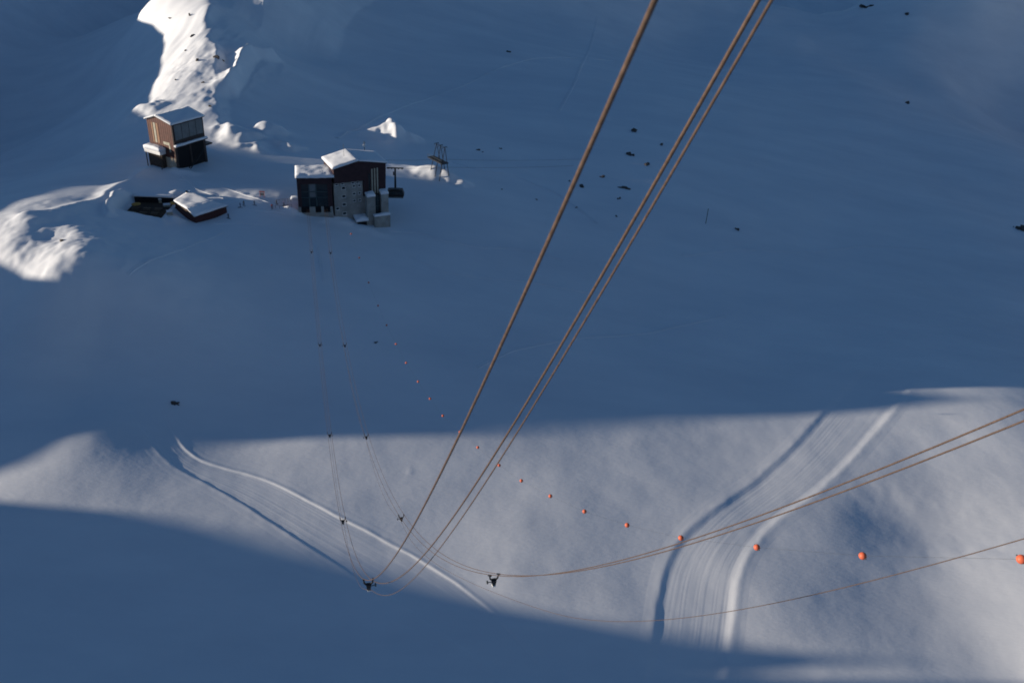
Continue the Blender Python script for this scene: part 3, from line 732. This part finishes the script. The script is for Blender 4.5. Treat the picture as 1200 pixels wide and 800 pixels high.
# ------------------------------------------------------------------ cable with orange marker balls
BALLS = [(1197,655),(1011,651),(887,641),(798,630),(735,615),(685,599),(645,581),(611,563),(585,545),(560,524),(539,506),(519,487),(504,467),(490,447),(476,425),(464,403),(453,381),(443,358)]
BP = [at_d(a, b, 12.0 * (4 + i)) for i, (a, b) in enumerate(BALLS)]
BP += [at_d(432, 331, 257.5), at_d(421, 302, 262), at_d(411.5, 274, 267)]
for p in BP[-4:]: p[2] = max(p[2], gz(p[0], p[1]) + 0.5)
cable = np.array([BP[0] + (BP[0] - BP[1]) * k for k in (3, 2, 1)] + BP + [BP[-1] + (BP[-1] - BP[-2]) * 0.5])
cable[-1, 2] = gz(cable[-1, 0], cable[-1, 1]) + .1
ci = np.linspace(0, len(cable) - 1, 160)
cable_s = np.stack([np.interp(ci, np.arange(len(cable)), cable[:, k]) for k in range(3)], -1)
tube_obj('marker_cable', cable_s, 0.007, M['steel'], 'very thin cable carrying the row of orange marker balls', 'cable')
NTH = ['first', 'second', 'third', 'fourth', 'fifth', 'sixth', 'seventh', 'eighth', 'ninth', 'tenth', 'eleventh', 'twelfth', 'thirteenth', 'fourteenth', 'fifteenth', 'sixteenth', 'seventeenth', 'eighteenth', 'nineteenth', 'twentieth', 'last']
def ball_mesh():
    bm = bmesh.new(); bmesh.ops.create_uvsphere(bm, u_segments=18, v_segments=12, radius=0.27)
    for v in bm.verts:                                            # bolted seam round the middle
        if abs(v.co.z) < 0.02: v.co.x *= 1.06; v.co.y *= 1.06
    me = bpy.data.meshes.new('shell'); bm.to_mesh(me); bm.free(); me.materials.append(M['orange'])
    me.polygons.foreach_set('use_smooth', [True] * len(me.polygons)); return me
_ball = ball_mesh()
_clamp = MB().bar((0, -.36, 0), (0, -.24, 0), .05, 8).bar((0, .24, 0), (0, .36, 0), .05, 8)
_clamp_me = None
for i, p in enumerate(BP):
    o = empty('marker_ball', p, 'orange marker ball on the thin cable, %s counted from the right edge' % NTH[i], 'marker ball', 'orange marker balls on the thin cable', 0.35)
    s = bpy.data.objects.new('shell', _ball); link(s, o)
    if _clamp_me is None:
        c_ = _clamp.build('cable_clamp', M['steel'], o); _clamp_me = c_.data
    else:
        link(bpy.data.objects.new('cable_clamp', _clamp_me), o)

# ------------------------------------------------------------------ second ropeway: cabin at the station, steel trestles, two ropes
tmid = ground_hit(516, 203); tr_deg = -50.0
cab_top = at_d(463, 197.5, 296.0)
rope_a0 = np.array(sf(HL - 1, 6.5, 15.6)) + SO; 
TRH = 11.0
trest = empty('steel_trestle', tmid, 'three dark steel trestles with a gangway, standing in the snow right of the cabin', 'trestle')
tl = frame((0, 0, 0), tr_deg)
for k, s in enumerate((-1, 0, 1)):
    u = s * 2.8; g0 = gz(tmid[0] + u * math.cos(math.radians(tr_deg)), tmid[1] + u * math.sin(math.radians(tr_deg))) - tmid[2]
    af_ = MB()
    for q in (-1, 1):
        af_.bar(tl(u, q * 2.6, g0 - 1.5), tl(u, 0, TRH), .15, 6, .13)
    af_.bar(tl(u, -1.4, TRH * .45), tl(u, 1.4, TRH * .45), .09)
    leg_ = af_.build('a_frame', M['black'], trest)
    MB().bar(tl(u, -.9, TRH + .1), tl(u, .9, TRH + .1), .14).bar(tl(u, -.9, TRH + .1), tl(u, -1.0, TRH - .5), .08).bar(tl(u, .9, TRH + .1), tl(u, 1.0, TRH - .5), .08).build('rope_saddle', M['black'], leg_)
MB().bar(tl(-2.8, 0, TRH - .2), tl(2.8, 0, TRH - .2), .08).build('tie_beam', M['black'], trest)
gw = MB().box(tl, -5.6, 4.4, -2.3, 0.7, 5.0, 5.35).build('gangway', M['black'], trest)
rr_ = MB()
for u in (-5.5, -3, -.5, 2, 4.3): rr_.bar(tl(u, -2.25, 5.35), tl(u, -2.25, 6.4), .05)
rr_.bar(tl(-5.5, -2.25, 6.4), tl(4.3, -2.25, 6.4), .05).build('railing', M['steel'], gw)

far1, far2 = at_d(760, 181, 420.0), at_d(760, 187, 415.0)
def sag_line(p, q, mid, sag, n=40):
    t = np.linspace(0, 1, n)[:, None]; P = (1 - t) * np.array(p) + t * np.array(q)
    P[:, 2] -= sag * 4 * (t * (1 - t))[:, 0]; return P
ra0 = np.array(sf(HL - .5, 8.0, 16.2)) + SO
rb0 = cab_top.copy()
ta = tmid + np.array(tl(0, .9, TRH * .55)); tb = tmid + np.array(tl(0, -.9, TRH * .42))
pa_ = at_d(516, 186.6, np.dot(tmid - CAMP, FWD)); pb_ = at_d(521, 196.0, np.dot(tmid - CAMP, FWD) - 3)
RP1 = np.concatenate([sag_line(ra0, pa_, None, .3), sag_line(pa_, far1, None, 1.5)[1:]])
d_in = (pb_ - rb0); rb_start = rb0 - d_in * 0.22
RP2 = np.concatenate([sag_line(rb_start, pb_, None, .15), sag_line(pb_, far2, None, 1.5)[1:]])
tube_obj('carrying_rope', RP1, 0.035, M['rope'], 'distant rope leaving the station roof to the right, upper of two', 'rope', 'ropes of the second ropeway', 6)
tube_obj('carrying_rope', RP2, 0.035, M['rope'], 'distant rope carrying the cabin to the right, lower of two', 'rope', 'ropes of the second ropeway', 6)
cabin = empty('cable_car_cabin', cab_top, 'dark cable car cabin hanging beside the right wall of the red station', 'cabin')
cd = 6.0; cf = frame((0, 0, 0), cd)
cg = MB().box(cf, -2.9, 2.9, -.18, .18, .05, .35).build('carriage', M['black'], cabin)
for u in (-2.4, -1.2, 1.2, 2.4): MB().bar(cf(u, -.12, .0), cf(u, .12, .0), .26, 10).build('wheel', M['steel'], cg)
MB().hexa([cf(-.35, -.15, -7.0), cf(.35, -.15, -7.0), cf(.35, .15, -7.0), cf(-.35, .15, -7.0)], [cf(-.28, -.12, .05), cf(.28, -.12, .05), cf(.28, .12, .05), cf(-.28, .12, .05)]).box(cf, -.75, -.35, -.2, .2, -2.4, -1.2).build('hanger', M['black'], cabin)
L2, W2 = 3.1, 1.5
cab = MB()
cab.hexa([cf(-L2 * .92, -W2 * .9, -9.9), cf(L2 * .92, -W2 * .9, -9.9), cf(L2 * .92, W2 * .9, -9.9), cf(-L2 * .92, W2 * .9, -9.9)], [cf(-L2, -W2, -9.15), cf(L2, -W2, -9.15), cf(L2, W2, -9.15), cf(-L2, W2, -9.15)])
cab.hexa([cf(-L2, -W2, -9.15), cf(L2, -W2, -9.15), cf(L2, W2, -9.15), cf(-L2, W2, -9.15)], [cf(-L2 * .8, -W2 * .85, -7.5), cf(L2 * .8, -W2 * .85, -7.5), cf(L2 * .8, W2 * .85, -7.5), cf(-L2 * .8, W2 * .85, -7.5)])
cab.build('body', M['black'], cabin)
for k in range(5):
    u0 = -L2 * .86 + k * L2 * .345; u1 = u0 + L2 * .31
    MB().add([cf(u0, -W2 * .985 - .02, -9.0), cf(u1, -W2 * .985 - .02, -9.0), cf(u1 * .86, -W2 * .88 - .02, -7.9), cf(u0 * .86, -W2 * .88 - .02, -7.9)], [(0, 1, 2, 3)]).build('window', M['glass'], cabin)
MB().box(cf, -1.6, 1.6, -.8, .8, -7.5, -7.25).build('roof_frame', M['steel'], cabin)
MB().box(cf, -L2 * .9, L2 * .9, -W2 * .92, -W2 * .88, -10.35, -9.9).build('apron', M['grey_panel'], cabin)

# ------------------------------------------------------------------ rocks
def rock_mesh(seed):
    """an outcrop: a few angular blocks leaning against each other, snow lodged on the flatter tops"""
    rng = random.Random(seed * 7 + 3); bm = bmesh.new()
    for k in range(rng.randint(3, 5)):
        cx, cy = rng.uniform(-.6, .6), rng.uniform(-.4, .4); r = rng.uniform(.3, .6)
        vs = [bm.verts.new((cx + r * rng.uniform(-1, 1), cy + r * rng.uniform(-.8, .8), rng.uniform(-.6, .25) + r * rng.uniform(0, 1.1))) for _ in range(12)]
        bmesh.ops.convex_hull(bm, input=vs)
    bmesh.ops.delete(bm, geom=[v for v in bm.verts if not v.link_faces], context='VERTS')
    me = bpy.data.meshes.new('rock'); bm.to_mesh(me); bm.free(); me.materials.append(M['rock']); return me
_rocks = [rock_mesh(k) for k in range(9)]
ROCKS = [  # px, py, width px, height px, label
 (598,59,11,7,'lone dark rock high in the shaded slope above the trestles'),
 (742,150,16,12,'largest dark rock between the ropes, topmost of its cluster'),
 (738,178,13,11,'pale snowed-up rock below the largest rock between the ropes'),
 (757,190,11,9,'round dark rock close left of the middle rope, second from top'),
 (775,167,8,8,'faint small rock touching the middle rope on its left'),
 (705,205,8,8,'small dark rock just right of the left rope, in the lower cluster'),
 (682,216,16,7,'flat wide rock touching the left rope on its right side'),
 (732,218,15,7,'flat rock at the centre of the lower cluster between the ropes'),
 (725,230,8,9,'upright rock at the bottom of the cluster between the ropes'),
 (668,211,5,5,'tiny rock hard left of the left rope'),
 (675,242,5,4,'tiny rock below the flat wide rock beside the left rope'),
 (722,252,5,4,'lowest tiny rock of the cluster between the ropes'),
 (560,174,7,5,'small dark rock a little right of the trestles'),
 (566,177,4,4,'tiny rock touching the small rock right of the trestles'),
 (586,173,5,4,'tiny rock farther right of the trestles'),
 (588,221,4,3,'tiny rock in open snow below and right of the trestles'),
 (629,233,4,3,'tiny lone rock midway between trestles and left rope'),
 (1015,4,24,12,'big dark rock cut by the top edge, right of the ropes'),
 (1064,14,15,11,'round dark rock beside the big rock at the top edge'),
 (1194,262,22,18,'dark rock outcrop at the right edge'),
 (1063,118,10,9,'pale rock alone in the shaded slope at upper right'),
 (864,266,9,8,'pale rock right of the dark marker post'),
 (207,469,17,11,'black rock above the start of the diagonal piste'),
 (231,67,9,11,'left of two dark rocks on the sunlit ridge'),
 (253,63,12,13,'right of two dark rocks on the sunlit ridge, at its crest'),
 (226,40,9,6,'low rocks higher up the sunlit ridge'),
 (222,14,6,12,'narrow rock streak at the top of the sunlit ridge'),
 (245,122,6,9,'small rock on the sunlit ridge just above the brown building'),
 (206,92,5,5,'small rock in the middle of the sunlit ridge face'),
 (238,95,5,6,'small rock right of the middle of the sunlit ridge face'),
 (218,58,5,4,'tiny rock above the left of two dark ridge rocks'),
 (262,70,6,6,'rock just below the crest at the right of the sunlit ridge'),
 (200,20,6,4,'rock at the upper left of the sunlit ridge'),
 (72,279,13,9,'reddish dark rock in the rough sunlit snow at far left'),
 (440,400,6,4,'small dark lump in the shade left of the marker ball row'),
]
for i, (px, py, wp, hp, lab) in enumerate(ROCKS):
    p = ground_hit(px, py + hp * .35); d = float(np.dot(p - CAMP, FWD))
    o = bpy.data.objects.new('rock', _rocks[i % 9]); link(o)
    sx = wp / FPX * d / 2 * 1.0; sz = hp / FPX * d / 2 * 1.0
    o.scale = (sx, sx * .8, sz); o.location = (p[0], p[1], p[2] - sz * .1); o.rotation_euler = (0, 0, i * 1.3)
    tag(o, lab, 'rock', 'rocks in the snow')

# ------------------------------------------------------------------ small furniture
def post(px, py, hpx, name, label, cat, arms=True):
    p = ground_hit(px, py); d = float(np.dot(p - CAMP, FWD)); h = hpx / FPX * d / 0.92
    o = empty(name, p, label, cat)
    MB().bar((0, 0, -.5), (0, 0, h), .14, 8).build('pole', M['steel'], o)
    if arms:
        MB().box(frame((0, 0, 0), 20), -.5, .5, -.3, .3, h * .35, h * .62).build('instrument_box', M['white'], o)
        MB().bar((-.7, 0, h * .8), (.7, .1, h * .8), .06).build('crossarm', M['steel'], o)
    return o
post(427, 176, 10, 'weather_mast', 'short instrument mast in the snow behind the station roof', 'mast')
post(827, 262, 17, 'marker_post', 'dark post standing alone right of the ropes', 'post', False)
sg = ground_hit(307.5, 231); so_ = empty('signboard', sg, 'red signboard on two posts left of the station', 'sign')
for s in (-.7, .7): MB().bar((s, 0, -.4), (s, 0, 2.1), .07).build('post', M['redsign'], so_)
MB().box(frame((0, 0, 0), 0), -.95, .95, -.06, .06, 1.75, 2.1).build('board', M['redsign'], so_)
MB().box(frame((0, 0, 0), 0), -.6, .6, -.05, .05, .5, 1.5).build('panel', M['grey_panel'], so_)
fA, fB = ground_hit(324, 238), ground_hit(341, 237)
fn = empty('barrier_fence', fA, 'low rail barrier leading to the loading platform', 'fence')
nP = 6; pts = []
for k in range(nP):
    q = fA + (fB - fA) * k / (nP - 1); q[2] = gz(q[0], q[1]); pts.append(q - fA)
    MB().bar(pts[-1] + [0, 0, -.4], pts[-1] + [0, 0, 1.2], .05).build('post', M['wood'], fn)
for k in range(nP - 1): MB().bar(pts[k] + [0, 0, 1.15], pts[k + 1] + [0, 0, 1.15], .05).build('rail', M['wood'], fn)
fA2, fB2 = ground_hit(318, 243), ground_hit(342, 243)
fn2 = empty('barrier_fence', fA2, 'second rail barrier in the snow in front of the loading platform', 'fence')
pts = []
for k in range(nP):
    q = fA2 + (fB2 - fA2) * k / (nP - 1); q[2] = gz(q[0], q[1]); pts.append(q - fA2)
    MB().bar(pts[-1] + [0, 0, -.4], pts[-1] + [0, 0, 1.0], .05).build('post', M['wood'], fn2)
for k in range(nP - 1): MB().bar(pts[k] + [0, 0, .95], pts[k + 1] + [0, 0, .95], .04).build('rail', M['wood'], fn2)

# ------------------------------------------------------------------ skiers near the station: one continuous body each
def person_mesh(seed, bend=0.0):
    J = dict(pelvis=(0, 0, .95), waist=(0, .02, 1.12), chest=(0, .05 + bend, 1.35), neck=(0, .06 + bend, 1.50), head=(0, .09 + bend, 1.62), crown=(0, .09 + bend, 1.76))
    R = dict(pelvis=.16, waist=.14, chest=.17, neck=.07, head=.115, crown=.08)
    E = [('pelvis', 'waist'), ('waist', 'chest'), ('chest', 'neck'), ('neck', 'head'), ('head', 'crown')]
    for s, n in ((-1, 'l'), (1, 'r')):
        J.update({n + 'sh': (s * .2, .05 + bend, 1.40), n + 'el': (s * .30, .12 + bend, 1.14), n + 'ha': (s * .28, .33 + bend, 1.05), n + 'hip': (s * .11, 0, .88), n + 'kn': (s * .13, .10, .48), n + 'an': (s * .13, -.02, .10), n + 'to': (s * .13, .18, .05)})
        R.update({n + 'sh': .075, n + 'el': .055, n + 'ha': .045, n + 'hip': .105, n + 'kn': .07, n + 'an': .065, n + 'to': .055})
        E += [('chest', n + 'sh'), (n + 'sh', n + 'el'), (n + 'el', n + 'ha'), ('pelvis', n + 'hip'), (n + 'hip', n + 'kn'), (n + 'kn', n + 'an'), (n + 'an', n + 'to')]
    ks = list(J); me = bpy.data.meshes.new('body')
    me.from_pydata([J[k] for k in ks], [(ks.index(a), ks.index(b)) for a, b in E], [])
    o = bpy.data.objects.new('tmp', me); COL.objects.link(o)
    sk = o.modifiers.new('s', 'SKIN'); o.modifiers.new('d', 'SUBSURF').levels = 1
    for i, k in enumerate(ks):
        v = me.skin_vertices[0].data[i]; v.radius = (R[k], R[k]); v.use_root = (k == 'pelvis')
    dg = bpy.context.evaluated_depsgraph_get()
    out = bpy.data.meshes.new_from_object(o.evaluated_get(dg)); bpy.data.objects.remove(o, do_unlink=True)
    return out
_body = person_mesh(1)
def person(px, py, rz, jacket, label, skis=True):
    p = ground_hit(px, py); o = empty('person', p, label, 'person', 'people on the snow by the station', rz)
    me = _body.copy(); me.materials.clear()
    for m_ in ('trousers', jacket, 'skin', 'helmet'): me.materials.append(M[m_])
    for f in me.polygons:
        z = f.center.z; f.material_index = 0 if z < .98 else (1 if z < 1.5 else (2 if z < 1.63 and f.center.y > .1 else 3)); f.use_smooth = True
    b = bpy.data.objects.new('body', me); link(b, o)
    if skis:
        for s in (-1, 1):
            MB().hexa([(s * .13 - .05, -.8, .0), (s * .13 + .05, -.8, .0), (s * .13 + .05, .75, .0), (s * .13, .92, .1), (s * .13 - .05, .75, .0)], [(s * .13 - .05, -.8, .03), (s * .13 + .05, -.8, .03), (s * .13 + .05, .75, .03), (s * .13, .92, .13), (s * .13 - .05, .75, .03)]).build('ski', M['black'], o)
            MB().bar((s * .28, .33, 1.1), (s * .36, .1, 0), .012, 5).build('ski_pole', M['steel'], o)
person(286, 241, 0.8, 'jacket_dark', 'skier in dark clothes, midway between chalet and station')
person(282, 243, 2.0, 'jacket_blue', 'skier in blue, close left of the dark skier by the shade edge')
person(298.5, 240.5, 1.4, 'jacket_dark', 'skier in dark clothes at the shade edge below the red signboard')
person(324, 240, -0.4, 'jacket_dark', 'person standing at the outer end of the upper rail barrier')
person(319, 244.5, 0.2, 'jacket_red', 'skier in red at the outer end of the lower rail barrier')
person(333, 241, 2.6, 'jacket_blue', 'skier in blue between the two rail barriers')
person(268, 256, 1.1, 'jacket_dark', 'skier in dark clothes alone below the chalet eave')

# ------------------------------------------------------------------ faint ski tracks: shallow ridged lines
def track(pix, wid, hgt, label):
    P = smooth_line([ground_hit(*p)[:2] for p in pix], 160)
    T = np.gradient(P, axis=0); T /= np.linalg.norm(T, axis=1)[:, None]; N = np.stack([-T[:, 1], T[:, 0]], -1)
    q = np.linspace(-1, 1, 9); prof = np.array([-.12, 0.25, 1.0, .2, -.5, .2, .8, .2, -.12])
    X = P[:, 0:1] + N[:, 0:1] * q * wid; Y = P[:, 1:2] + N[:, 1:2] * q * wid
    lift = 0.10 if abs(P[:, 1]).max() > 380 else .05
    Z = height(X, Y) + lift + hgt * prof[None]
    Z[:, 0] -= lift + .25; Z[:, -1] -= lift + .25
    o = bpy.data.objects.new('ski_track', grid_mesh('ski_track', X, Y, Z)); link(o); o.data.materials.append(M['snow'])
    tag(o, label, 'track', kind='structure')
track([(395,162),(430,145),(470,126),(510,112),(545,100),(575,84),(610,72),(660,67),(720,72)], 0.9, 0.22, 'long ski track climbing right behind the station')
track([(455,270),(490,272),(520,282),(560,290),(610,292),(660,305)], 0.7, 0.16, 'ski track running right from the foot of the concrete shafts')
track([(480,300),(515,318),(560,325),(620,330),(700,345)], 0.7, 0.14, 'faint ski track below the other one right of the station')
track([(150,322),(190,300),(225,287),(262,272)], 0.6, 0.14, 'ski track below the chalet heading left')
track([(250,262),(300,262),(340,272),(372,288),(380,330)], 0.6, 0.12, 'ski track leaving the chalet below the station')
track([(560,430),(600,410),(680,395),(760,390),(850,370)], 0.8, 0.14, 'faint ski track across the dark slope behind the ropes')
track([(700,20),(690,60),(672,100),(655,130)], 1.0, 0.2, 'ski track dropping down the far slope left of the ropes')
track([(800,300),(860,292),(930,296),(1010,288),(1090,292)], 1.0, 0.2, 'ski track along the dark slope at the right')
track([(530,190),(560,200),(600,205),(650,225),(700,262)], 0.8, 0.18, 'ski track from the trestles past the small rocks')
track([(210,210),(240,214),(270,222),(300,232),(338,243)], 0.7, 0.14, 'trodden path from the brown building to the station')
track([(215,206),(232,222),(262,232),(296,246),(335,250)], 0.7, 0.14, 'second trodden path crossing towards the station')

# ------------------------------------------------------------------ pale storage boxes between terrace and chalet
for px, py, w_, lab in ((196, 243, 1.1, 'pale storage box at the right end of the dark terrace'), (199, 251, 0.9, 'white box half sunk in snow in front of the chalet gable'), (191, 236, 1.3, 'pale box behind the right corner of the dark terrace')):
    p = ground_hit(px, py); o = empty('storage_box', p, lab, 'box', 'pale boxes beside the chalet', 0.4)
    f0 = frame((0, 0, 0), 0)
    MB().box(f0, -w_, w_, -.6, .6, -.4, .9).build('body', M['pale_panel'], o)
    MB().box(f0, -w_ - .06, w_ + .06, -.66, .66, .904, 1.02).build('lid', M['white'], o)
    snow_cap('snow_layer', [(-w_, -.6, 1.02), (w_, -.6, 1.02), (w_, .6, 1.02), (-w_, .6, 1.02)], .35, o, int(px), n=7, over=.05, lump=.15)
